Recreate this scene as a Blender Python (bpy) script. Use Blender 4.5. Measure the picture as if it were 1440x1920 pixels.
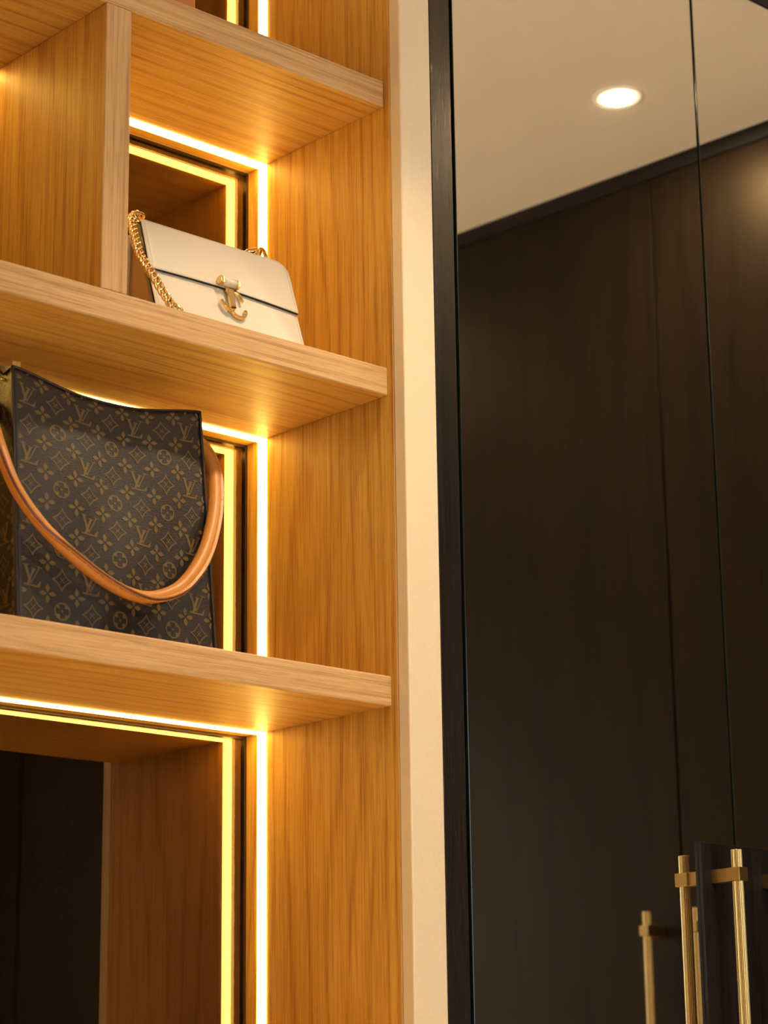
import bpy, bmesh, math, random
from mathutils import Vector, Matrix
for o in list(bpy.data.objects): bpy.data.objects.remove(o, do_unlink=True)
SC = bpy.context.scene
COL = SC.collection
random.seed(7)
pi = math.pi
Z0 = 1.35                      # height of the lower shelf's top above the floor

# ------------------------------------------------------------------ camera
yaw, pitch, roll = math.radians(42.34659), math.radians(15.16382), math.radians(-0.74902)
fw = Vector((math.sin(yaw)*math.cos(pitch), math.cos(yaw)*math.cos(pitch), math.sin(pitch)))
rt = Vector((math.cos(yaw), -math.sin(yaw), 0)); up = rt.cross(fw)
r2 = rt*math.cos(roll)+up*math.sin(roll); u2 = -rt*math.sin(roll)+up*math.cos(roll)
cd = bpy.data.cameras.new('camera'); cam = bpy.data.objects.new('camera', cd); COL.objects.link(cam)
M = Matrix((r2, u2, -fw)).transposed().to_4x4(); M.translation = Vector((-1.97131, -2.15189, -0.56784+Z0))
cam.matrix_world = M
cd.sensor_fit = 'VERTICAL'; cd.sensor_height = 36; cd.sensor_width = 27
cd.lens = 4239.868/1920*36; cd.clip_start = .05
cd.dof.use_dof = True; cd.dof.focus_distance = 3.02; cd.dof.aperture_fstop = 5.6
SC.camera = cam

# ------------------------------------------------------------------ world, exposure, daylight through the window
SC.view_settings.view_transform = 'Standard'; SC.view_settings.look = 'None'
SC.view_settings.gamma = 1; SC.view_settings.use_curve_mapping = False
SC.view_settings.exposure = 0.0
W = bpy.data.worlds.new('sky'); SC.world = W; W.use_nodes = True
bg = W.node_tree.nodes['Background']; bg.inputs[0].default_value = (.80, .90, 1.0, 1); bg.inputs[1].default_value = 9.0
WX0, WX1, WZ0, WZ1, FY = -1.3, .1, .85, 2.05, -3.2        # window opening in the wall behind the camera
pl = bpy.data.lights.new('window_portal', 'AREA'); pl.shape = 'RECTANGLE'; pl.size = WX1-WX0; pl.size_y = WZ1-WZ0
pl.cycles.is_portal = True
po = bpy.data.objects.new('window_portal', pl); COL.objects.link(po)
po.location = ((WX0+WX1)/2, FY-.02, (WZ0+WZ1)/2); po.rotation_euler = (math.radians(90), 0, 0)
LAMP = 9.3                    # watts of each recessed ceiling lamp
LED = (29.0, 17.2, 3.4)         # radiance of the shelf light strips

# ------------------------------------------------------------------ materials
def newmat(name):
    m = bpy.data.materials.new(name); m.use_nodes = True
    nt = m.node_tree; return m, nt, nt.nodes['Principled BSDF']
def N(nt, t, **k):
    n = nt.nodes.new(t)
    for a, b in k.items(): setattr(n, a, b)
    return n
def L(nt, a, b): nt.links.new(a, b)
def plain(name, col, rough=.5, metal=0, spec=.5, bump=None):
    m, nt, p = newmat(name)
    p.inputs['Base Color'].default_value = (*col, 1); p.inputs['Roughness'].default_value = rough
    p.inputs['Metallic'].default_value = metal; p.inputs['Specular IOR Level'].default_value = spec
    tc = N(nt, 'ShaderNodeTexCoord'); no = N(nt, 'ShaderNodeTexNoise')
    no.inputs['Scale'].default_value = (bump or (40, 0, 0))[0]; no.inputs['Detail'].default_value = 4
    L(nt, tc.outputs['Object'], no.inputs['Vector'])
    mx = N(nt, 'ShaderNodeMix', data_type='RGBA'); mx.inputs['A'].default_value = (*[c*.93 for c in col], 1); mx.inputs['B'].default_value = (*[min(1, c*1.06) for c in col], 1)
    L(nt, no.outputs['Fac'], mx.inputs['Factor']); L(nt, mx.outputs['Result'], p.inputs['Base Color'])
    if bump and bump[1] > 0:
        b = N(nt, 'ShaderNodeBump'); b.inputs['Strength'].default_value = bump[1]; b.inputs['Distance'].default_value = bump[2]
        L(nt, no.outputs['Fac'], b.inputs['Height']); L(nt, b.outputs['Normal'], p.inputs['Normal'])
    return m
def wood(name, axis, light, mid, dark, rough=.48, bands=6.0, fine=1.0, lines=26.0, bump=.25, ringw=.20, spec=.28, tint=(1, 1, 1)):
    """straight-grained veneer: contour rings of a stretched noise, fibre streaks, short dark pores"""
    m, nt, p = newmat(name)
    tc = N(nt, 'ShaderNodeTexCoord'); oi = N(nt, 'ShaderNodeObjectInfo')
    rv = N(nt, 'ShaderNodeVectorMath', operation='SCALE'); rv.inputs[0].default_value = (3.1, 5.7, 7.9); L(nt, oi.outputs['Random'], rv.inputs['Scale'])
    ad = N(nt, 'ShaderNodeVectorMath', operation='ADD'); L(nt, tc.outputs['Object'], ad.inputs[0]); L(nt, rv.outputs[0], ad.inputs[1])
    def noise(across, along, detail, rough_=.55):
        mp = N(nt, 'ShaderNodeVectorMath', operation='MULTIPLY')
        s = [across]*3; s['xyz'.index(axis)] = along; mp.inputs[1].default_value = s
        L(nt, ad.outputs[0], mp.inputs[0])
        n = N(nt, 'ShaderNodeTexNoise'); n.inputs['Scale'].default_value = 1; n.inputs['Detail'].default_value = detail; n.inputs['Roughness'].default_value = rough_
        L(nt, mp.outputs[0], n.inputs['Vector']); return n.outputs['Fac']
    def math_(op, a, b=None, c=None):
        n = N(nt, 'ShaderNodeMath', operation=op)
        for i, v in enumerate((a, b, c)):
            if v is None: continue
            if isinstance(v, (int, float)): n.inputs[i].default_value = v
            else: L(nt, v, n.inputs[i])
        return n.outputs[0]
    sx = N(nt, 'ShaderNodeSeparateXYZ'); L(nt, ad.outputs[0], sx.inputs[0])
    oth = [sx.outputs[i] for i in range(3) if i != 'xyz'.index(axis)]
    acr = math_('ADD', oth[0], oth[1])
    low = noise(5.5, .75, 1.5)
    ph = math_('ADD', math_('MULTIPLY', low, bands), math_('MULTIPLY', acr, lines))
    ring = math_('POWER', math_('MULTIPLY_ADD', math_('SINE', math_('MULTIPLY', ph, 6.2832)), .5, .5), 5.0)
    fib = noise(820*fine, 9, 3, .65)
    fib2 = noise(150*fine, 2.6, 4, .65)
    pore = noise(1150*fine, 26, 1, .4)
    v = math_('ADD', math_('MULTIPLY', ring, ringw), math_('ADD', math_('MULTIPLY_ADD', fib, 1.5, -.75), math_('MULTIPLY_ADD', fib2, .80, .10)))
    cr = N(nt, 'ShaderNodeValToRGB'); L(nt, v, cr.inputs[0])
    e = cr.color_ramp.elements
    e[0].position = .28; e[0].color = (*light, 1); e[1].position = .86; e[1].color = (*dark, 1)
    k = cr.color_ramp.elements.new(.55); k.color = (*mid, 1)
    pm = N(nt, 'ShaderNodeMapRange'); pm.inputs['From Min'].default_value = .62; pm.inputs['From Max'].default_value = .74; L(nt, pore, pm.inputs['Value'])
    pf = math_('MULTIPLY', pm.outputs[0], .55)
    mx = N(nt, 'ShaderNodeMix', data_type='RGBA'); L(nt, pf, mx.inputs['Factor']); L(nt, cr.outputs[0], mx.inputs['A']); mx.inputs['B'].default_value = (*[c*.6 for c in dark], 1)
    L(nt, mx.outputs['Result'], p.inputs['Base Color'])
    p.inputs['Roughness'].default_value = rough; p.inputs['Specular IOR Level'].default_value = spec; p.inputs['Specular Tint'].default_value = (*tint, 1)
    b = N(nt, 'ShaderNodeBump'); b.inputs['Strength'].default_value = bump; b.inputs['Distance'].default_value = .0004
    L(nt, math_('SUBTRACT', fib, pm.outputs[0]), b.inputs['Height']); L(nt, b.outputs['Normal'], p.inputs['Normal'])
    return m
OL, OM, OD = (.62, .362, .080), (.53, .286, .054), (.35, .152, .024)
oak_x = wood('oak_grain_along', 'x', OL, OM, OD, lines=34, bands=5)
oak_z = wood('oak_grain_upright', 'z', OL, OM, OD, lines=26, bands=7)
EL, EM, ED = (.57, .37, .178), (.50, .305, .137), (.36, .195, .080)
oak_edge = wood('oak_solid_edge', 'x', EL, EM, ED, rough=.5, fine=1.0, lines=55, bands=6)
oak_edge_z = wood('oak_solid_edge_upright', 'z', EL, EM, ED, rough=.5, fine=1.0, lines=55, bands=6)
ebony = wood('blackened_oak', 'z', (.0165, .0135, .0130), (.011, .0088, .0088), (.0055, .0042, .0042), rough=.28, lines=10, bands=3, bump=.35, spec=.6, tint=(1, .82, .62))
ebony_gloss = wood('blackened_oak_lacquered', 'z', (.012, .0080, .0054), (.009, .0060, .0041), (.005, .0034, .0026), rough=.38, lines=10, bands=3, bump=.2, spec=.15, tint=(1, .72, .42))
ebony_matt = wood('blackened_oak_plate', 'z', (.0165, .0135, .0130), (.011, .0088, .0088), (.0055, .0042, .0042), rough=.40, lines=10, bands=3, bump=.4, spec=.2)
ebony_x = wood('blackened_oak_rail', 'x', (.0165, .0135, .0130), (.011, .0088, .0088), (.0055, .0042, .0042), rough=.40, lines=10, bands=3, bump=.4, spec=.2)
paint_cream = plain('cream_paint', (.64, .54, .395), .55, bump=(300, .04, .0005))
paint_wall = plain('warm_white_paint', (.72, .66, .57), .7, bump=(200, .04, .0005))
paint_ceil = plain('ceiling_paint', (.80, .77, .72), .8, bump=(200, .03, .0005))
floor_m = wood('pale_oak_floor', 'x', (.78, .70, .58), (.72, .63, .50), (.62, .52, .40), lines=20, bands=4)
black_trim = plain('black_trim', (.006, .006, .006), .3)
black_edge = plain('black_edge_paint', (.008, .007, .006), .45)
brass = plain('satin_brass', (.62, .47, .21), .26, 1)
brass_dark = plain('brushed_brass', (.42, .28, .10), .38, 1)
gold = plain('polished_gold', (.83, .60, .28), .12, 1)
white_leather = plain('ivory_leather', (.66, .585, .465), .42, bump=(900, .12, .0003))
tan_leather = plain('honey_leather', (.48, .19, .036), .42, spec=.3, bump=(500, .10, .0003))
seam_red = plain('dark_red_edge', (.11, .022, .012), .4)
thread = plain('yellow_thread', (.62, .36, .05), .6)
thread_pale = plain('pale_thread', (.50, .43, .35), .6)
print_m = plain('ochre_print', (.105, .064, .016), .42)
canvas_d = plain('dark_piping', (.02, .015, .014), .35)
white_trim = plain('white_enamel', (.80, .78, .74), .4)
orange_leather = plain('cognac_leather', (.50, .165, .022), .5)
glass_edge = plain('dark_green_glass_edge', (.006, .011, .007), .15)
gasket = plain('dark_bronze_seal', (.05, .03, .015), .25, .6)
def canvas_mat():
    m, nt, p = newmat('brown_coated_canvas')
    p.inputs['Base Color'].default_value = (.015, .0094, .0072, 1); p.inputs['Roughness'].default_value = .42
    p.inputs['Specular IOR Level'].default_value = .45
    tc = N(nt, 'ShaderNodeTexCoord'); v = N(nt, 'ShaderNodeTexVoronoi'); v.inputs['Scale'].default_value = 520
    mp = N(nt, 'ShaderNodeVectorMath', operation='MULTIPLY'); mp.inputs[1].default_value = (.7, 1, 1.4)
    L(nt, tc.outputs['Object'], mp.inputs[0]); L(nt, mp.outputs[0], v.inputs['Vector'])
    b = N(nt, 'ShaderNodeBump'); b.inputs['Strength'].default_value = .35; b.inputs['Distance'].default_value = .0006
    L(nt, v.outputs['Distance'], b.inputs['Height']); L(nt, b.outputs['Normal'], p.inputs['Normal'])
    return m
canvas = canvas_mat()
def emit(name, col, s=1):
    m, nt, p = newmat(name); nt.nodes.remove(p)
    e = N(nt, 'ShaderNodeEmission'); e.inputs[0].default_value = (*col, 1); e.inputs[1].default_value = s
    L(nt, e.outputs[0], nt.nodes['Material Output'].inputs[0]); return m
led_m = emit('warm_light_strip', LED)
lens_m = emit('lamp_lens', (1.0, .80, .52), 30)
def mirror_mat(name, tint, rough, dust):
    m, nt, p = newmat(name)
    p.inputs['Base Color'].default_value = (*tint, 1); p.inputs['Metallic'].default_value = 1; p.inputs['Roughness'].default_value = rough
    if dust:
        tc = N(nt, 'ShaderNodeTexCoord'); v = N(nt, 'ShaderNodeTexVoronoi'); v.inputs['Scale'].default_value = 130; L(nt, tc.outputs['Object'], v.inputs['Vector'])
        n = N(nt, 'ShaderNodeTexNoise'); n.inputs['Scale'].default_value = 9; L(nt, tc.outputs['Object'], n.inputs['Vector'])
        a = N(nt, 'ShaderNodeMapRange'); a.inputs['From Min'].default_value = .055; a.inputs['From Max'].default_value = .02; L(nt, v.outputs['Distance'], a.inputs['Value'])
        c = N(nt, 'ShaderNodeMapRange'); c.inputs['From Min'].default_value = .52; c.inputs['From Max'].default_value = .72; L(nt, n.outputs['Fac'], c.inputs['Value'])
        mu = N(nt, 'ShaderNodeMath', operation='MULTIPLY'); L(nt, a.outputs[0], mu.inputs[0]); L(nt, c.outputs[0], mu.inputs[1])
        mu2 = N(nt, 'ShaderNodeMath', operation='MULTIPLY'); L(nt, mu.outputs[0], mu2.inputs[0]); mu2.inputs[1].default_value = dust
        d = N(nt, 'ShaderNodeBsdfDiffuse'); d.inputs[0].default_value = (.8, .75, .65, 1)
        ms = N(nt, 'ShaderNodeMixShader'); L(nt, mu2.outputs[0], ms.inputs[0]); L(nt, p.outputs[0], ms.inputs[1]); L(nt, d.outputs[0], ms.inputs[2])
        L(nt, ms.outputs[0], nt.nodes['Material Output'].inputs[0])
    return m
door_mirror = mirror_mat('bronze_tinted_mirror', (.88, .83, .74), .018, .5)
back_mirror = mirror_mat('smoked_mirror_silvering', (.230, .172, .100), .012, 0)
def sheet_glass(name):
    m, nt, p = newmat(name); nt.nodes.remove(p)
    t = N(nt, 'ShaderNodeBsdfTransparent'); t.inputs[0].default_value = (.93, .91, .88, 1); g = N(nt, 'ShaderNodeBsdfGlossy'); g.inputs['Roughness'].default_value = .01
    f = N(nt, 'ShaderNodeFresnel'); f.inputs[0].default_value = 1.27
    ms = N(nt, 'ShaderNodeMixShader'); L(nt, f.outputs[0], ms.inputs[0]); L(nt, t.outputs[0], ms.inputs[1]); L(nt, g.outputs[0], ms.inputs[2])
    L(nt, ms.outputs[0], nt.nodes['Material Output'].inputs[0]); return m
glass_m = sheet_glass('clear_sheet_glass')

# ------------------------------------------------------------------ mesh helpers
def link(name, bm, mats, parent=None, smooth=False, origin=None):
    """one mesh object; vertices are given in the parent's space, the origin moves to the middle of the part"""
    bm.normal_update()
    if origin is None:
        xs = [v.co for v in bm.verts]
        origin = Vector([(min(c[i] for c in xs)+max(c[i] for c in xs))/2 for i in range(3)])
    origin = Vector(origin)
    for v in bm.verts: v.co -= origin
    me = bpy.data.meshes.new(name); bm.to_mesh(me); bm.free()
    for m in (mats if isinstance(mats, (list, tuple)) else [mats]): me.materials.append(m)
    if smooth:
        for p in me.polygons: p.use_smooth = True
    o = bpy.data.objects.new(name, me); COL.objects.link(o); o.location = origin
    if parent:
        o.parent = parent
        # parent's mesh origin is not the frame the vertices were given in: undo it for sub-parts
        if parent.type == 'MESH': o.location = origin - Vector(parent.get('_org', (0, 0, 0)))
    o['_org'] = tuple(origin) if not (parent and parent.type == 'MESH') else tuple(origin)
    return o
def box(bm, a, b, bevel=0, seg=2, mi=0):
    a = Vector(a); b = Vector(b)
    r = bmesh.ops.create_cube(bm, size=1)
    for v in r['verts']: v.co = Vector([a[i] + (v.co[i]+.5)*(b[i]-a[i]) for i in range(3)])
    fs = {f for v in r['verts'] for f in v.link_faces}
    for f in fs: f.material_index = mi
    if bevel:
        es = {e for v in r['verts'] for e in v.link_edges}
        bmesh.ops.bevel(bm, geom=list(es), offset=bevel, segments=seg, affect='EDGES', profile=.5)
    return bm
def B(a, b, bevel=0, seg=2): return box(bmesh.new(), a, b, bevel, seg)
def tag(o, label=None, cat=None, group=None, kind=None):
    if label: o['label'] = label
    if cat: o['category'] = cat
    if group: o['group'] = group
    if kind: o['kind'] = kind
    return o
def thing(name, label, cat, loc, rz=0, group=None):
    o = bpy.data.objects.new(name, None); o.empty_display_size = .05; COL.objects.link(o)
    o.location = loc; o.rotation_euler = (0, 0, rz); return tag(o, label, cat, group)
def struct(name, bm, m): return tag(link(name, bm, m), kind='structure')
def catmull(P, n):
    P = [Vector(p) for p in P]; out = []
    Q = [P[0]*2-P[1]] + P + [P[-1]*2-P[-2]]
    for i in range(1, len(Q)-2):
        for k in range(n):
            t = k/n; a, b, c, d = Q[i-1], Q[i], Q[i+1], Q[i+2]
            out.append(.5*((2*b) + (c-a)*t + (2*a-5*b+4*c-d)*t*t + (3*b-a-3*c+d)*t**3))
    out.append(P[-1].copy()); return out
def sweep(bm, path, ridge, section, closed=True, caps=True, mi=0):
    """section: list of (r, b) in the frame (ridge direction, binormal)"""
    rings = []
    n = len(path)
    for i, p in enumerate(path):
        T = (path[min(i+1, n-1)]-path[max(i-1, 0)]).normalized()
        R = Vector(ridge[i]); R = (R - T*R.dot(T)).normalized(); Bn = T.cross(R)
        rings.append([bm.verts.new(p + R*a + Bn*b) for a, b in section])
    m = len(section)
    for i in range(n-1):
        for k in range(m if closed else m-1):
            f = bm.faces.new((rings[i][k], rings[i][(k+1) % m], rings[i+1][(k+1) % m], rings[i+1][k])); f.material_index = mi
    if caps and closed:
        for rg in (rings[0][::-1], rings[-1]):
            f = bm.faces.new(rg); f.material_index = mi
    return bm
def circ(r, n, r2=None): return [(r*math.cos(2*pi*k/n), (r2 or r)*math.sin(2*pi*k/n)) for k in range(n)]
def tube(bm, path, r, n=8, mi=0):
    path = [Vector(p) for p in path]
    T = (path[-1]-path[0]); h = Vector((0, 0, 1)) if abs(T.normalized().z) < .9 else Vector((1, 0, 0))
    return sweep(bm, path, [h]*len(path), circ(r, n), mi=mi)
def lathe(bm, prof, n, c=(0, 0, 0), mi=0):
    rings = [[bm.verts.new((c[0]+r*math.cos(2*pi*k/n), c[1]+r*math.sin(2*pi*k/n), c[2]+z)) for k in range(n)] for r, z in prof]
    for a, b in zip(rings, rings[1:]):
        for k in range(n):
            f = bm.faces.new((a[k], a[(k+1) % n], b[(k+1) % n], b[k])); f.material_index = mi
    return rings
def copy_tree(o, parent=None):
    c = o.copy(); COL.objects.link(c); c.parent = parent
    for ch in list(o.children): copy_tree(ch, c)
    return c

# ------------------------------------------------------------------ the room
CZ = 1.298+Z0                  # ceiling
FW = -0.0337                   # front plane of the fitted furniture
RX0, RX1, WY = -3.0, 1.50, .36
struct('floor', B((RX0-.1, FY-.1, -.05), (RX1+.3, WY+.1, 0)), floor_m)
struct('ceiling', B((RX0-.1, FY-.1, CZ), (RX1+.3, WY+.1, CZ+.05)), paint_ceil)
struct('wall_back', B((RX0-.1, WY, 0), (RX1+.3, WY+.1, CZ)), paint_wall)
struct('wall_left', B((RX0-.1, FY, 0), (RX0, WY, CZ)), paint_wall)
struct('wall_right', B((RX1+.2, FY, 0), (RX1+.3, WY, CZ)), paint_wall)
bm = bmesh.new()
box(bm, (RX0, FY-.1, 0), (WX0, FY, CZ)); box(bm, (WX1, FY-.1, 0), (RX1+.2, FY, CZ))
box(bm, (WX0, FY-.1, 0), (WX1, FY, WZ0)); box(bm, (WX0, FY-.1, WZ1), (WX1, FY, CZ))
struct('wall_front', bm, paint_wall)
bm = bmesh.new()
box(bm, (WX0, FY-.09, WZ0), (WX0+.05, FY-.04, WZ1), .004); box(bm, (WX1-.05, FY-.09, WZ0), (WX1, FY-.04, WZ1), .004)
box(bm, (WX0, FY-.09, WZ0), (WX1, FY-.04, WZ0+.05), .004); box(bm, (WX0, FY-.09, WZ1-.05), (WX1, FY-.04, WZ1), .004)
box(bm, ((WX0+WX1)/2-.02, FY-.09, WZ0), ((WX0+WX1)/2+.02, FY-.04, WZ1), .004)
win = struct('window_1', bm, white_trim)
for s in (0, 1):
    xa = WX0+.05+s*(.68-.01); link('pane', B((xa, FY-.068, WZ0+.05), (xa+.63, FY-.062, WZ1-.05)), glass_m, win)
struct('trim_1', B((0.0, FW, 0), (.0586, -.0117, CZ), .0022, 2), paint_cream)          # painted pilaster between bookcase and wardrobe
struct('trim_2', B((.0205, -.0117, 0), (.0586, WY, CZ)), paint_cream)

# ------------------------------------------------------------------ the lit bookcase
BL = -1.62
SH = [.8523, .4263, 0.0, -.52]             # shelf tops above the lower shelf seen in full
TH = .04
YB, YM = .335, .3035                       # rear of the boards, face of the mirrors
LY0, LY1 = .2593, .2778                    # the light strips sit just in front of the mirrors
bk = thing('bookcase', 'tall oak bookcase with lit shelves and smoked mirror backs', 'bookcase', (BL/2, YB/2, 0))
def P(v): return (v[0]-BL/2, v[1]-YB/2, v[2]+Z0)      # world (Z from the lower shelf) to bookcase space
def BB(a, b, bevel=0, seg=2): return B(P(a), P(b), bevel, seg)
def edged(bm, front_mi=1):
    """boards whose front edge shows solid wood"""
    bm.normal_update()
    for f in bm.faces:
        if f.normal.y < -.35: f.material_index = front_mi
    return bm
side_r = link('side_panel', edged(BB((0, -.0115, -Z0+.0), (.02, YB, CZ-Z0), .0006, 1)), [oak_z, oak_edge_z], bk)
side_l = link('side_panel', edged(BB((BL-.02, -.0115, -Z0), (BL, YB, CZ-Z0), .0006, 1)), [oak_z, oak_edge_z], bk)
shelves = []
for z in SH:
    shelves.append(link('shelf', edged(BB((BL, 0, z-TH), (0, YB, z), .0022, 2)), [oak_x, oak_edge], bk))
topb = link('top_board', edged(BB((BL, 0, 1.2586), (0, YB, CZ-Z0), .0015, 1)), [oak_x, oak_edge], bk)
DX0, DX1 = -.4735, -.4345
divider = link('divider', edged(BB((DX0, .0004, SH[1]), (DX1, YB, SH[0]-TH), .0016, 2)), [oak_z, oak_edge_z], bk)
base = link('base_panel', BB((BL, .02, -Z0), (0, .04, SH[3]-TH)), oak_z, bk)
def strip(a, b, parent):
    o = link('light_strip', BB(a, b), led_m, parent); return tag(o, 'glowing warm light strip')
PR = .0013
rows = [(SH[0], 1.2586, topb), (SH[1], SH[0]-TH, shelves[0]), (SH[2], SH[1]-TH, shelves[1]), (SH[3], SH[2]-TH, shelves[2])]
for zb, zt, board in rows:
    cells = [(BL, DX0), (DX1, 0)] if board is shelves[0] else [(BL, 0)]
    for xa, xb in cells:
        strip((xa, LY0, zt-PR), (xb, LY1, zt), board)
        if xb == 0: strip((xb-PR, LY0, zb), (xb, LY1, zt-PR), side_r)
        if xa == DX1: strip((xa, LY0, zb), (xa+PR, LY1, zt-PR), divider)
        mr = link('mirror_back', BB((xa, YM+.0036, zb), (xb, YM+.006, zt)), back_mirror, bk)
        bm = bmesh.new(); g = .0002
        vs = [bm.verts.new(P(q)) for q in ((xa, YM, zb), (xb, YM, zb), (xb, YM, zt), (xa, YM, zt))]
        bm.faces.new(vs)
        link('glass_face', bm, glass_m, mr)
        bm = bmesh.new(); w = .0042
        box(bm, P((xa, YM-.0004, zt-w)), P((xb, YM+.0034, zt))); box(bm, P((xa, YM-.0004, zb)), P((xb, YM+.0034, zb+w)))
        box(bm, P((xa, YM-.0004, zb+w)), P((xa+w, YM+.0034, zt-w))); box(bm, P((xb-w, YM-.0004, zb+w)), P((xb, YM+.0034, zt-w)))
        link('mirror_seal', bm, gasket, mr)

# ------------------------------------------------------------------ pull handles
def fluted(bm, c, z0, z1, r, n=18):
    ring = []
    for k in range(n*8):
        a = 2*pi*k/(n*8); q = r*(1-.13*(1-abs(math.cos(a*n/2)))**1.5)
        ring.append((q*math.cos(a), q*math.sin(a)))
    prof = [(z0, .96), (z0+.0006, 1), (z1-.0006, 1), (z1, .96)]
    rg = [[bm.verts.new((c[0]+x*s, c[1]+y*s, z)) for x, y in ring] for z, s in prof]
    m = len(ring)
    for a, b in zip(rg, rg[1:]):
        for k in range(m): bm.faces.new((a[k], a[(k+1) % m], b[(k+1) % m], b[k]))
    bm.faces.new(rg[0][::-1]); bm.faces.new(rg[-1])
def handle(parent, org, cx, face_y, ztop, length=.62):
    """rod with two clamps, standing off towards -Y from face_y; coordinates in the thing's space less org"""
    cy = face_y-.043
    bm = bmesh.new(); fluted(bm, (cx, cy), ztop-length, ztop, .0083)
    link('handle_rod', bm, brass, parent)
    for zc in (ztop-.0352, ztop-length+.0352):
        bm = bmesh.new()
        box(bm, (cx-.0100, cy-.0115, zc-.0096), (cx+.0100, cy+.0118, zc+.0096), .0006, 1)
        box(bm, (cx-.0072, cy+.0110, zc-.0096), (cx+.0072, face_y+.0002, zc+.0096), .0004, 1)
        link('handle_bracket', bm, brass_dark, parent)

# ------------------------------------------------------------------ mirrored wardrobe beside the bookcase
WZT = 1.2432                                # top of its doors
wd = thing('wardrobe', 'black wardrobe with bronze mirrored doors right of the bookcase', 'wardrobe', (.65, FW, 0))
def Q(v): return (v[0]-.65, v[1]-FW, v[2]+Z0)
def QB(a, b, bevel=0, seg=2): return B(Q(a), Q(b), bevel, seg)
link('stile', QB((.0588, FW, -Z0), (.0988, FW+.022, CZ-Z0), .0008, 1), ebony, wd)
link('stile', QB((1.196, FW, -Z0), (1.300, FW+.022, CZ-Z0-.0), .0008, 1), ebony, wd)
link('top_rail', QB((.0988, FW-.0005, WZT+.002), (1.196, FW+.022, CZ-Z0), .0008, 1), ebony_x, wd)
bm = bmesh.new()
box(bm, Q((.0600, FW+.022, -Z0)), Q((.078, WY-.002, CZ-Z0))); box(bm, Q((1.28, FW+.022, -Z0)), Q((1.298, WY-.002, CZ-Z0)))
box(bm, Q((.078, WY-.02, -Z0)), Q((1.28, WY-.002, CZ-Z0)))
link('carcass', bm, ebony, wd)
for i, (xa, xb) in enumerate(((.1040, .6450), (.6495, 1.192))):
    d = link('door', QB((xa+.0005, FW+.0058, -Z0+.06), (xb-.0005, FW+.024, WZT)), black_trim, wd)
    bm = QB((xa, FW, -Z0+.06), (xb, FW+.0055, WZT), .0014, 2); bm.normal_update()
    for f in bm.faces:
        if f.normal.x < -.25: f.material_index = 1
    link('mirror_pane', bm, [door_mirror, glass_edge], d)
    pa, pb = ((.5613, .6452) if i == 0 else (.6493, .7332))
    link('handle_plate', QB((pa, FW-.0058, -.180-.70), (pb, FW-.0001, -.180), .0005, 1), ebony_matt, d)
    hx = .5885 if i == 0 else .7060
    cxq = Q((hx, 0, 0))[0]
    handle(d, None, cxq, -.0058, -.1938+Z0)

# ------------------------------------------------------------------ wardrobe across the end of the room (seen in the mirrors)
ew = thing('wardrobe', 'black lacquered wardrobe across the end of the room, seen in the mirrors', 'wardrobe', (1.272, -.724, 0), -math.atan(.07)-pi/2)
# local axes: x runs along the wall towards -Y of the room, y runs into the wall (room +X)
EY0 = -.58
ends = [-.60, -.054, .644, 1.342, 2.04, 2.40]
EZT = 1.2632
link('top_rail', B((ends[0], -.0008, EZT+.0025+Z0), (ends[-1], .02, CZ), .0006, 1), ebony_x, ew)
for xa, xb in zip(ends, ends[1:]):
    d = link('door', B((xa+.0022, 0, .06), (xb-.0022, .02, EZT+Z0), .001, 2), ebony_gloss, ew)
    hs = {0: [-.110], 1: [0.0]}.get(ends.index(xa), [])
    for hx in hs: handle(d, None, hx, 0, -.1938+Z0)
bm = bmesh.new(); box(bm, (ends[0], .0205, 0), (ends[-1], .22, CZ-.0005)); link('carcass', bm, black_trim, ew)
link('plinth', B((ends[0], .004, 0), (ends[-1], .02, .058)), ebony_x, ew)

# ------------------------------------------------------------------ recessed ceiling lamps
def downlight(x, y, label, spread=76, power=1.0):
    t = thing('ceiling_downlight', label, 'ceiling light', (x, y, CZ), 0, 'recessed ceiling lamps')
    bm = bmesh.new()
    lathe(bm, [(.0495, 0), (.0490, -.0016), (.0440, -.0030), (.0330, -.0022), (.0320, -.0004)], 48)
    link('trim_ring', bm, white_trim, t, True)
    bm = bmesh.new(); rg = lathe(bm, [(.0315, -.0006), (.0295, -.0012), (.0001, -.0012)], 48)
    link('lens', bm, lens_m, t)
    s = bpy.data.lights.new('lamp_light', 'AREA'); s.energy = LAMP*power; s.spread = math.radians(spread); s.color = (1.0, .78, .50); s.shape = 'DISK'; s.size = .058
    so = bpy.data.objects.new('lamp_light', s); COL.objects.link(so); so.parent = t; so.location = (0, 0, -.0018)
downlight(1.0, -.504, 'round ceiling downlight in front of the mirrored wardrobe', 180, 1.0)
downlight(-.10, -.504, 'round ceiling downlight above the bookcase front', 82, .90)
downlight(1.0, -1.75, 'round ceiling downlight at the far end, away from the bookcase', 180, .6)
downlight(.05, -1.75, 'added unseen downlight in the middle of the room', 84, 2.7)  # unseen lamp, added so its floor bounce brightens the ceiling
downlight(-1.70, -.504, 'added unseen downlight by the left end of the bookcase')  # out of view, added for general room light
downlight(-1.60, -1.75, 'added unseen downlight over the camera side of the room', 84, 2.7)  # another added lamp out of view, lifts the ceiling by floor bounce

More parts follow.
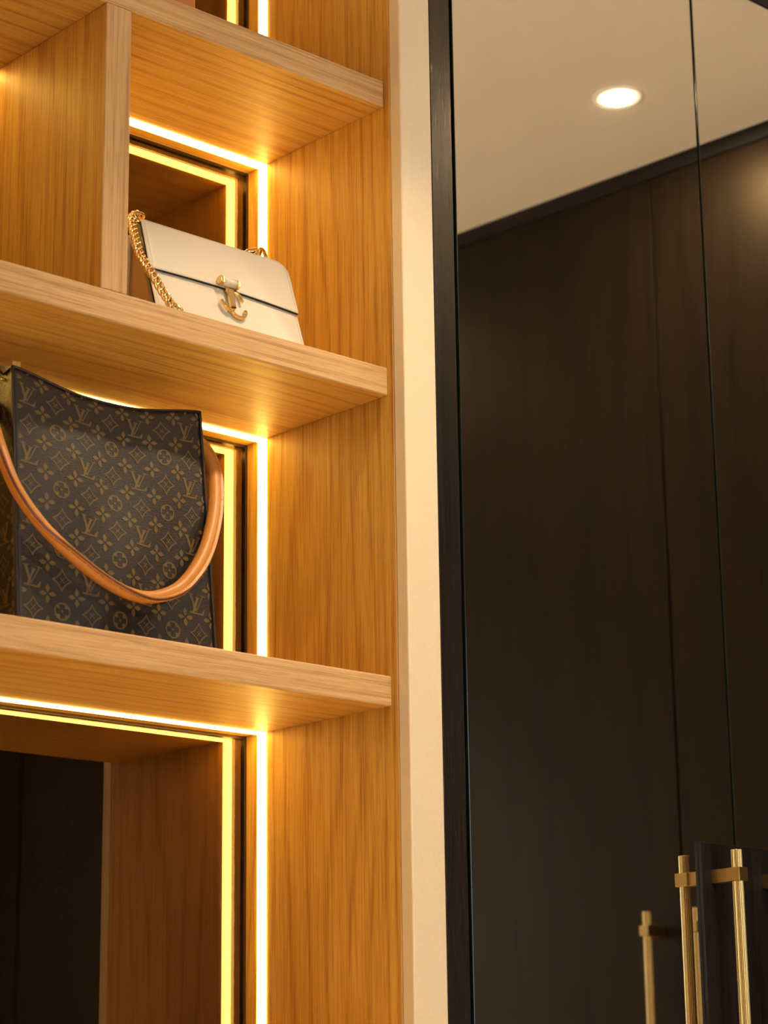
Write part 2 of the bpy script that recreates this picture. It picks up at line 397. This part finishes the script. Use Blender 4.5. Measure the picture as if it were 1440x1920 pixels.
# ------------------------------------------------------------------ brown monogram tote on the lower shelf
TB = thing('tote_bag', 'brown monogram canvas tote bag with looped tan leather strap', 'handbag', (-.40, .115, Z0))
def T(v): return Vector((v[0]+.40, v[1]-.115, v[2]))
XL, XR, HT = -.5465, -.2530, .330
def dip(u): return .019*math.sin(pi*max(0, min(1, u)))**1.3
def front(x, z):
    """front panel of the bag: point at nominal (x, z)"""
    u = (x-XL)/(XR-XL); v = z/HT
    zz = z - dip(u)*max(0, v)**2.2
    y = .050+.030*v - .007*math.sin(pi*min(1, max(0, u)))*math.sin(pi*min(1, max(0, v)))**.8
    y += .0030*math.sin(u*7.0+v*4.2+.8)*math.sin(pi*u)*math.sin(pi*min(1, v)) + .0018*math.sin(u*13-v*8)*math.sin(pi*u)
    xx = x - .006*v*(u) + .004*(1-v)**2*(u-.0)*0
    return Vector((xx, y, zz))
def gus(y, z):                               # left gusset: y is depth behind the front edge, folded inwards
    v = z/HT; d0 = front(XL, z).y; dep = .125*(1-v)+.045*v; w = min(1, y/dep)
    return Vector((XL+.004*math.sin(pi*w)*v, d0+y, z+.013*w*v**3))
bm = bmesh.new()
NU, NV = 40, 44
rings = []
for j in range(NV+1):
    z = HT*j/NV; v = j/NV; dep = .125*(1-v)+.045*v
    ring = [front(XL+(XR-XL)*i/NU, z) for i in range(NU+1)]
    a, b = ring[-1], ring[0]
    for k in range(1, 9):
        w = k/9; ring.append(Vector((a.x-.004*math.sin(pi*w)*v, a.y+dep*w, a.z+.013*w*v**3)))
    for i in range(NU, -1, -1):
        p = front(XL+(XR-XL)*i/NU, z); u = i/NU
        ring.append(Vector((p.x, (.050+.030*v)+dep+.006*math.sin(pi*u)*math.sin(pi*v), p.z+.013*v**3)))
    for k in range(8, 0, -1):
        w = k/9; ring.append(Vector((b.x+.004*math.sin(pi*w)*v, b.y+dep*w, b.z+.013*w*v**3)))
    rings.append([bm.verts.new(T(p)) for p in ring])
m = len(rings[0])
for a, b in zip(rings, rings[1:]):
    for k in range(m): bm.faces.new((a[k], a[(k+1) % m], b[(k+1) % m], b[k]))
bm.faces.new(rings[0][::-1])
# top: the two panels close on a zip a little below the rim
mid = []
for i in range(NU+1):
    f, k = rings[-1][i], rings[-1][NU+9+(NU-i)]
    q = bm.verts.new(((f.co+k.co)/2)-Vector((0, 0, .012))); mid.append(q)
for i in range(NU):
    bm.faces.new((rings[-1][i], rings[-1][i+1], mid[i+1], mid[i]))
    bm.faces.new((mid[i], mid[i+1], rings[-1][NU+9+NU-i-1], rings[-1][NU+9+NU-i]))
bm.normal_update()
body = link('body', bm, canvas, TB, True, origin=(0, 0, 0))
# piping along the two upright front edges, hem along the rim
for xx in (XL, XR):
    bm = bmesh.new(); pts = [T(front(xx, HT*k/30)+Vector((0, -.0004, 0))) for k in range(31)]
    link('piping', tube(bm, pts, .0019, 8), canvas_d, TB, True)
bm = bmesh.new(); link('rim_hem', tube(bm, [T(front(XL+(XR-XL)*k/40, HT)) for k in range(41)], .0016, 8), canvas_d, TB, True)
bm = bmesh.new(); tube(bm, [T((front(XL+(XR-XL)*k/20, HT)+Vector((0, .0225, -.011)))) for k in range(21)], .0022, 8); link('zip', bm, brass_dark, TB, True)
# gold zip pull standing up at the left end of the rim
bm = bmesh.new()
c = T((-.527, .1005, .338))
box(bm, c+Vector((-.0065, -.0012, -.013)), c+Vector((.0065, .0012, -.001)), .0005, 1)
box(bm, c+Vector((-.0065, -.0010, -.0015)), c+Vector((.0065, .0010, .0085)), .0012, 2)
tube(bm, [c+Vector((-.0065, -.0014, -.0016)), c+Vector((.0065, -.0014, -.0016))], .0008, 6)
link('zip_pull', bm, gold, TB)

# -- monogram motifs as thin print on the canvas
def tri_poly(pts):
    b = bmesh.new(); vs = [b.verts.new((x, y, 0)) for x, y in pts]; f = b.faces.new(vs)
    bmesh.ops.triangulate(b, faces=[f]); out = [[(v.co.x, v.co.y) for v in f.verts] for f in b.faces]; b.free(); return out
def stroke(p, w):
    out = []
    for (x0, y0), (x1, y1) in zip(p, p[1:]):
        dx, dy = x1-x0, y1-y0; l = math.hypot(dx, dy); nx, ny = -dy/l*w/2, dx/l*w/2
        n = max(1, int(l/.12))
        for k in range(n):
            a, b = k/n, (k+1)/n
            q = [(x0+dx*a+nx, y0+dy*a+ny), (x0+dx*a-nx, y0+dy*a-ny), (x0+dx*b-nx, y0+dy*b-ny), (x0+dx*b+nx, y0+dy*b+ny)]
            out += [[q[0], q[1], q[2]], [q[0], q[2], q[3]]]
    return out
def fan(c, pts):
    return [[c, pts[k], pts[(k+1) % len(pts)]] for k in range(len(pts))]
def disc(x, y, r, n=10, ry=None): return fan((x, y), [(x+r*math.cos(2*pi*k/n), y+(ry or r)*math.sin(2*pi*k/n)) for k in range(n)])
def rot(tris, a, s=1, o=(0, 0)):
    c, q = math.cos(a)*s, math.sin(a)*s
    return [[(x*c-y*q+o[0], x*q+y*c+o[1]) for x, y in t] for t in tris]
def petal(r0, r1, w):
    p = [(0, r0), (w*.55, r0+(r1-r0)*.30), (w*.62, r0+(r1-r0)*.50), (w*.40, r0+(r1-r0)*.78), (0, r1), (-w*.40, r0+(r1-r0)*.78), (-w*.62, r0+(r1-r0)*.50), (-w*.55, r0+(r1-r0)*.30)]
    return fan((0, (r0+r1)/2), p)
MOT = {}
lv = stroke([(-.39, .48), (-.13, -.34)], .135) + stroke([(.36, .44), (-.10, -.38)], .06) + stroke([(-.52, .485), (-.22, .465)], .05) + stroke([(.22, .45), (.50, .41)], .05)
lv += stroke([(.04, .30), (-.27, -.42)], .125) + stroke([(-.10, .33), (.17, .30)], .045) + stroke([(-.50, -.44), (.32, -.50)], .085)
lv += [[(.16, -.53), (.36, -.52), (.44, -.20)], [(.16, -.53), (.44, -.20), (.24, -.42)]]
MOT['lv'] = lv
def petal4(r0, r1, w):
    p = [(0, r0), (w*.30, r0+(r1-r0)*.22), (w*.50, r0+(r1-r0)*.52), (w*.34, r0+(r1-r0)*.75), (0, r1), (-w*.34, r0+(r1-r0)*.75), (-w*.50, r0+(r1-r0)*.52), (-w*.30, r0+(r1-r0)*.22)]
    return fan((0, (r0+r1)/2), p)
dia = []
for q in range(4):
    arc_ = []
    for k in range(9):
        t = k/8; a = Vector((0, .5)); b = Vector((.46, 0)); c = Vector((.13, .15))
        p = a*(1-t)**2+c*2*t*(1-t)+b*t*t; arc_.append((p.x, p.y))
    dia += rot(stroke(arc_, .062), q*pi/2, 1)
MOT['dia'] = dia + disc(0, 0, .055, 8) + sum([rot(stroke([(.05, .05), (.115, .115)], .05), q*pi/2) for q in range(4)], [])
rd = stroke([(.44*math.cos(2*pi*k/28), .44*math.sin(2*pi*k/28)) for k in range(29)], .085)
for q in range(4):
    rd += rot([[(0, .20), (.17, .42), (-.17, .42)]], q*pi/2+pi/4)
MOT['rnd'] = rd + disc(0, 0, .075, 8)
fl = []
for q in range(4): fl += rot(petal4(.055, .52, .27), q*pi/2)
MOT['flo'] = fl
bm = bmesh.new()
A_, B_ = .0410, .0388
def put(kind, cx, cz, size, fn, ok, nrm):
    for t in MOT[kind]:
        q = [(cx+x*size, cz+y*size) for x, y in t]
        if not all(ok(a, b) for a, b in q): continue
        pts = []
        for a, b in q:
            p = fn(a, b); e = 1e-3
            du = fn(a+e, b)-fn(a-e, b); dv = fn(a, b+e)-fn(a, b-e)
            n = du.cross(dv).normalized()*nrm
            pts.append(T(p+n*.00035))
        f = bm.faces.new([bm.verts.new(p) for p in pts])
SZ = {'lv': .0262, 'dia': .0275, 'rnd': .0235, 'flo': .0232}
def lattice(x0, z0, i0, i1, j0, j1, fn, ok, nrm):
    for i in range(i0, i1):
        for j in range(j0, j1):
            k = 'lv' if (i % 2 == 0 and j % 2 == 0) else ('rnd' if (i % 2 and j % 2) else 'dia')
            put(k, x0+i*A_, z0-j*B_, SZ[k], fn, ok, nrm)
            put('flo', x0+(i+.5)*A_, z0-(j+.5)*B_, SZ['flo'], fn, ok, nrm)
lattice(-.5245, .299, -2, 8, -2, 9, front, lambda a, b: XL+.003 < a < XR-.003 and .001 < b < HT-.002, 1)
lattice(.0285, .275, -2, 4, -2, 9, lambda a, b: gus(a, b), lambda a, b: .003 < a < .10*(1-b/HT)+.035*b/HT and .001 < b < HT-.004, -1)
bm.normal_update()
pr = link('monogram_print', bm, print_m, TB, False, origin=(0, 0, 0)); tag(pr, 'ochre monogram print of letters and flowers', kind='stuff')

# -- looped strap: two rolled layers with a stitched edge
SP = [(-.5480, .125, .290), (-.5622, .095, .2595), (-.5681, .062, .2104), (-.5581, .045, .1655), (-.5264, .04, .1274), (-.485, .038, .097), (-.4393, .036, .0721), (-.4004, .035, .0592), (-.365, .034, .0589), (-.3286, .034, .0737), (-.3009, .036, .1), (-.2749, .044, .1373), (-.2525, .058, .1845), (-.237, .075, .23), (-.2310, .090, .2640), (-.2360, .104, .2900), (-.2500, .113, .3050)]
RD = [(-.6, -.7, -.1)]*3 + [(-.55, -.8, -.1)]*2 + [(-.4, -.85, .25)]*2 + [(-.1, -.85, .0), (.1, -.8, -.35), (.4, -.75, -.5), (.6, -.6, -.5), (.75, -.5, -.35), (.85, -.5, -.1), (.9, -.45, .1), (.9, -.45, .2), (.9, -.4, .3), (.9, -.4, .3)]
path = [T(p) for p in catmull(SP, 8)]; rdir = [v.normalized() for v in catmull(RD, 8)]
sec = [(.0088*math.cos(2*pi*k/20), .0078*math.sin(2*pi*k/20)*(1 if abs(math.cos(2*pi*k/20)) < .8 or math.cos(2*pi*k/20) < 0 else .8)) for k in range(20)]
strap = link('strap', sweep(bmesh.new(), path, rdir, sec), tan_leather, TB, True, origin=(0, 0, 0))
rs = [(.0070, .0030), (.0112, .0026), (.0112, -.0026), (.0070, -.0030)]
link('strap_seam', sweep(bmesh.new(), path, rdir, rs), tan_leather, strap, False)
rs = [(.0111, .0017), (.0118, .0012), (.0118, -.0012), (.0111, -.0017)]
link('strap_edge', sweep(bmesh.new(), path, rdir, rs), seam_red, strap, False)
bm = bmesh.new(); fine = [T(p) for p in catmull(SP, 40)]; fr = [v.normalized() for v in catmull(RD, 40)]
acc = 0; on = []
for i in range(1, len(fine)-1):
    acc += (fine[i]-fine[i-1]).length
    if (acc/.0042) % 1 < .66: on.append(i)
runs, cur = [], []
for i in on:
    if cur and i != cur[-1]+1: runs.append(cur); cur = []
    cur.append(i)
runs.append(cur)
for r_ in runs:
    if len(r_) < 3: continue
    for sgn in (1, -1):
        pp = []
        for i in (r_[0], r_[len(r_)//2], r_[-1]):
            Tn = (fine[i+1]-fine[i-1]).normalized(); R = fr[i]; R = (R-Tn*R.dot(Tn)).normalized(); Bn = Tn.cross(R)
            pp.append(fine[i]+R*.0090+Bn*sgn*.0031)
        tube(bm, pp, .00055, 5)
tag(link('stitching', bm, thread, strap, False), 'yellow stitching along the strap', kind='stuff')

# ------------------------------------------------------------------ ivory flap bag on the upper shelf
ZS = SH[1]
WB = thing('shoulder_bag', 'ivory leather shoulder bag with gold chain and gold letter clasp', 'handbag', (-.245, .07, ZS+Z0))
def U(v): return Vector((v[0]+.245, v[1]-.07, v[2]-ZS))
H = .140; Y0_, Y1_ = .030, .075
def wf(x, h, off=0):
    """point on the sloping front, h above the shelf; off = distance proud of it"""
    k = (Y1_-Y0_)/H; n = Vector((0, -1, k)).normalized()
    bul = .0045*math.sin(pi*min(1, max(0, (x+.37)/.25)))*math.sin(pi*min(1, max(0, h/H)))
    return U((x, Y0_+k*h, ZS+h)) + n*(off+bul)
WL, WR = -.3665, -.1195
def slab(bm, outline, off0, off1, nin=5):
    """padded slab on the front plane from a convex outline of (x, h): face smooth, rim black (material 1)"""
    cx = sum(p[0] for p in outline)/len(outline); cy = sum(p[1] for p in outline)/len(outline)
    def ring(s, off): return [bm.verts.new(wf(cx+(x-cx)*s, cy+(y-cy)*s, off)) for x, y in outline]
    rs_ = [ring(1, off0), ring(1, off1-.0006), ring(.993, off1)] + [ring(s, off1) for s in (.9, .7, .45, .2)]
    n = len(outline)
    for q, (a, b) in enumerate(zip(rs_, rs_[1:])):
        for k in range(n):
            f = bm.faces.new((a[k], a[(k+1) % n], b[(k+1) % n], b[k])); f.material_index = 1 if q == 0 else 0
    bm.faces.new(rs_[-1]); bm.faces.new(rs_[0][::-1])
def arcpts(cx, cy, r, a0, a1, n): return [(cx+r*math.cos(a0+(a1-a0)*k/n), cy+r*math.sin(a0+(a1-a0)*k/n)) for k in range(n+1)]
def dens(pts, st=.02):
    out = []
    for a, b in zip(pts, pts[1:]+pts[:1]):
        l = math.hypot(b[0]-a[0], b[1]-a[1]); n = max(1, int(l/st))
        out += [(a[0]+(b[0]-a[0])*k/n, a[1]+(b[1]-a[1])*k/n) for k in range(n)]
    return out
# body: wedge with a soft gusset
bm = bmesh.new()
prof = [(.0, Y0_+.003, .094), (.02, Y0_+.0095, .098), (.05, Y0_+.019, .096), (.09, Y0_+.032, .092), (.125, Y0_+.0435, .088), (.138, Y0_+.050, .084)]
rg = []
for h, ya, yb in prof:
    ring = []
    for t in range(13): ring.append((WL+.004+(WR-WL-.008)*t/12, ya))
    for t in range(1, 6): ring.append((WR-.004-.010*math.sin(pi*t/6), ya+(yb-ya)*t/6))
    for t in range(13): ring.append((WR-.004-(WR-WL-.008)*t/12, yb))
    for t in range(1, 6): ring.append((WL+.004+.010*math.sin(pi*t/6), yb+(ya-yb)*t/6))
    rg.append([bm.verts.new(U((x, y, ZS+h))) for x, y in ring])
for a, b in zip(rg, rg[1:]):
    for k in range(len(a)): bm.faces.new((a[k], a[(k+1) % len(a)], b[(k+1) % len(a)], b[k]))
bm.faces.new(rg[0][::-1]); bm.faces.new(rg[-1])
link('body', bm, white_leather, WB, True)
# rear panel, a little wider than the gusset
bm = bmesh.new(); box(bm, U((WL-.002, .0975, ZS+.001)), U((WR+.002, .1005, ZS+.128)), .0012, 2)
for f in bm.faces:
    if abs(f.normal.x) > .5: f.material_index = 1
link('back_panel', bm, [white_leather, black_edge], WB)
# front panel and flap
lo = dens(arcpts(WL+.012, .013, .012, pi, 1.5*pi, 5) + arcpts(WR-.012, .013, .012, 1.5*pi, 2*pi, 5) + [(WR, .115), (WL, .115)])
bm = bmesh.new(); slab(bm, lo, -.0075, .0012); link('front_panel', bm, [white_leather, black_edge], WB, True)
FL = .0660
hi = dens([(WL-.0005, FL+.002), (WL+.0015, FL), (WR-.001, FL-.0055), (WR+.0005, FL-.003)] + arcpts(WR+.0005-.020, H-.0205+.001, .020, 0, .5*pi, 7) + [(WL+.010, H+.0012)] + arcpts(WL+.0055+.003, H-.006, .0075, .5*pi, .92*pi, 4))
bm = bmesh.new(); slab(bm, hi, -.0060, .0048); flap = link('flap', bm, [white_leather, black_edge], WB, True)
# dark painted rim of the flap's lower edge and the fold over the top
bm = bmesh.new(); tube(bm, [wf(WL+.002+(WR-WL-.003)*k/24, FL-.0002-.0055*k/24, .0040) for k in range(25)], .00095, 6); link('flap_edge', bm, black_edge, flap, True)
bm = bmesh.new(); NT = 24; rows_ = []
for k in range(NT+1):
    x = WL+.011+(WR-WL-.032)*k/NT; a = wf(x, H+.0008, .0030); row = [a]
    for q in range(1, 7):
        t = q/6; row.append(Vector((a.x, a.y+(.0985-.07-a.y)*t, a.z+.0030*math.sin(pi*t)-.012*t*t)))
    rows_.append([bm.verts.new(p) for p in row])
for a, b in zip(rows_, rows_[1:]):
    for q in range(6): bm.faces.new((a[q], b[q], b[q+1], a[q+1]))
link('flap_top', bm, white_leather, flap, True)
# stitching
bm = bmesh.new()
for k in range(26):
    h = FL+.006+k*.0026
    for x in (WL+.0055+.00003*k, WR-.0045):
        if h < H-.012 or x < -.3: tube(bm, [wf(x, h, .00505), wf(x, h+.0017, .00505)], .00032, 4)
for k in range(20):
    h = .006+k*.0027
    for x in (WL+.005, WR-.005): tube(bm, [wf(x, h, .00145), wf(x, h+.0017, .00145)], .00032, 4)
tag(link('stitching', bm, thread_pale, WB), kind='stuff')
# leather roll and gold caps above the clasp
EX, EH = -.2455, .0690
ax = Vector((1, 0, -.03)).normalized()
rc = wf(EX, EH, .0105)
bm = bmesh.new(); tube(bm, [rc-ax*.0125, rc+ax*.0125], .0058, 16); roll = link('clasp_roll', bm, white_leather, WB, True)
for s in (-1, 1):
    bm = bmesh.new(); p = rc+ax*s*.0125
    sweep(bm, [p-ax*.0012, p+ax*.0012], [Vector((0, 0, 1))]*2, circ(.0074, 6)); sweep(bm, [p+ax*s*.0012, p+ax*s*.0036], [Vector((0, 0, 1))]*2, circ(.0060, 6))
    link('clasp_cap', bm, gold, roll)
# gold letters
def bar(bm, pts, w, t, off):
    """flat bar letter stroke, pts in (x, h) about the clasp, width w, thickness t, chamfered"""
    k = (Y1_-Y0_)/H; n = Vector((0, -1, k)).normalized()
    path = [wf(EX+x, EH+h, off) for x, h in pts]
    s = [(t/2, w*.28), (t/2, -w*.28), (t*.1, -w/2), (-t/2, -w/2), (-t/2, w/2), (t*.1, w/2)]
    sweep(bm, path, [n]*len(path), s)
def arc(cx, cy, rx, ry, a0, a1, n=14): return [(cx+rx*math.cos(math.radians(a0+(a1-a0)*k/n)), cy+ry*math.sin(math.radians(a0+(a1-a0)*k/n))) for k in range(n+1)]
bm = bmesh.new(); bar(bm, [(-.0005, -.004), (-.0005, -.0125)], .0078, .0035, .0065); link('clasp_loop', bm, gold, roll)
def smooth2(pts, n=5): return [(p.x, p.y) for p in catmull([(x, y, 0) for x, y in pts], n)]
bm = bmesh.new(); bar(bm, [(.0020, -.0100), (.0020, -.0355)], .0088, .0056, .0085)
bar(bm, smooth2([(.0055, -.0345), (.0015, -.0378), (-.0048, -.0380), (-.0112, -.0345), (-.0156, -.0270)]), .0042, .0046, .0070)
link('letter_j', bm, gold, WB)
bm = bmesh.new(); bar(bm, smooth2([(.0040, -.0095), (.0095, -.0080), (.0150, -.0095), (.0195, -.0145), (.0208, -.0215)]), .0046, .0042, .0058)
bar(bm, smooth2([(-.0005, -.0365), (.0040, -.0415), (.0100, -.0445), (.0170, -.0445), (.0225, -.0415), (.0250, -.0370), (.0250, -.0325)]), .0044, .0042, .0050)
link('letter_c', bm, gold, WB)
# rings at the flap's upper corners
def torus(bm, c, ax1, ax2, R, r, n=22, m=8):
    pts = [Vector(c)+Vector(ax1)*R*math.cos(2*pi*k/n)+Vector(ax2)*R*math.sin(2*pi*k/n) for k in range(n)]
    nn = Vector(ax1).cross(Vector(ax2)).normalized(); rr = []
    for p in pts:
        o = (p-Vector(c)).normalized(); rr.append([bm.verts.new(p+o*r*math.cos(2*pi*q/m)+nn*r*math.sin(2*pi*q/m)) for q in range(m)])
    for k in range(n):
        for q in range(m): bm.faces.new((rr[k][q], rr[(k+1) % n][q], rr[(k+1) % n][(q+1) % m], rr[k][(q+1) % m]))
bm = bmesh.new(); torus(bm, U((-.3505, .094, .569)), (.97, .24, 0), (0, 0, 1), .0105, .0017); link('chain_ring', bm, gold, WB, True)
bm = bmesh.new(); torus(bm, U((-.1450, .092, .5765)), (.9, .43, 0), (0, 0, 1), .0125, .0028)
tube(bm, [U((-.178, .094, .5700)), U((-.168, .0935, .5785)), U((-.1580, .093, .5825)), U((-.1490, .092, .5825))], .0056, 12); link('chain_clasp', bm, gold, WB, True)
# curb chain: every link its own piece
CH = [(-.3533, .0860, .5775), (-.3660, .080, .5745), (-.3770, .072, .5640), (-.3815, .064, .5480), (-.3825, .0565, .5300), (-.3826, .0475, .5089), (-.383, .036, .4935), (-.3818, .0265, .4803), (-.3775, .0205, .4678), (-.3715, .0168, .4556), (-.3635, .0150, .4448), (-.3540, .0150, .4350), (-.3420, .0150, .4310)]
cp = catmull(CH, 30)
lens_ = [0]
for a, b in zip(cp, cp[1:]): lens_.append(lens_[-1]+(b-a).length)
LN = .0082; nl = int(lens_[-1]/LN)
bm = bmesh.new()
n_, m_ = 18, 7
rr = []
for k in range(n_):
    a = 2*pi*k/n_; c = Vector((.0072*math.cos(a), .0056*math.sin(a), .0014*math.sin(2*a)))
    o = Vector((math.cos(a), math.sin(a), 0)); z = Vector((0, 0, 1))
    rr.append([bm.verts.new(c+o*.0021*math.cos(2*pi*q/m_)+z*.0021*math.sin(2*pi*q/m_)) for q in range(m_)])
for k in range(n_):
    for q in range(m_): bm.faces.new((rr[k][q], rr[(k+1) % n_][q], rr[(k+1) % n_][(q+1) % m_], rr[k][(q+1) % m_]))
lm = bpy.data.meshes.new('link'); bm.to_mesh(lm); bm.free(); lm.materials.append(gold)
for p in lm.polygons: p.use_smooth = True
bm = bmesh.new(); tube(bm, [U(p) for p in cp[6:40:3]], .0009, 6); chain = link('chain', bm, gold, WB, True)
corg = Vector(chain['_org'])
viewn = Vector((-.55, -.80, -.1)).normalized()
for i in range(nl):
    s = (i+.5)*LN; j = next(k for k in range(len(lens_)) if lens_[k] >= s); j = max(1, min(j, len(cp)-2))
    p = U(cp[j]); Tn = (cp[j+1]-cp[j-1]).normalized(); nn = (viewn-Tn*viewn.dot(Tn)).normalized(); bn = nn.cross(Tn)
    th = math.radians(38); n2 = nn*math.cos(th)+bn*math.sin(th); b2 = n2.cross(Tn)
    R = Matrix((Tn, b2, n2)).transposed().to_4x4(); R.translation = p-corg
    o = bpy.data.objects.new('link', lm); COL.objects.link(o); o.parent = chain; o.matrix_local = R

# ------------------------------------------------------------------ cognac case on the top shelf (only its lower corner is in view)
CB = thing('leather_case', 'cognac leather case standing on the topmost shelf in view', 'case', (-.402, .15, SH[0]+Z0))
link('case_body', B((-.14, -.06, 0), (.14, .06, .2), .008, 3), orange_leather, CB, True)
link('case_lid', B((-.1405, -.0605, .14), (.1405, .0605, .204), .008, 3), orange_leather, CB, True)
link('case_clasp', B((-.015, -.0645, .125), (.015, -.0598, .155), .002, 2), gold, CB)
for o in bpy.data.objects:
    if '_org' in o: del o['_org']
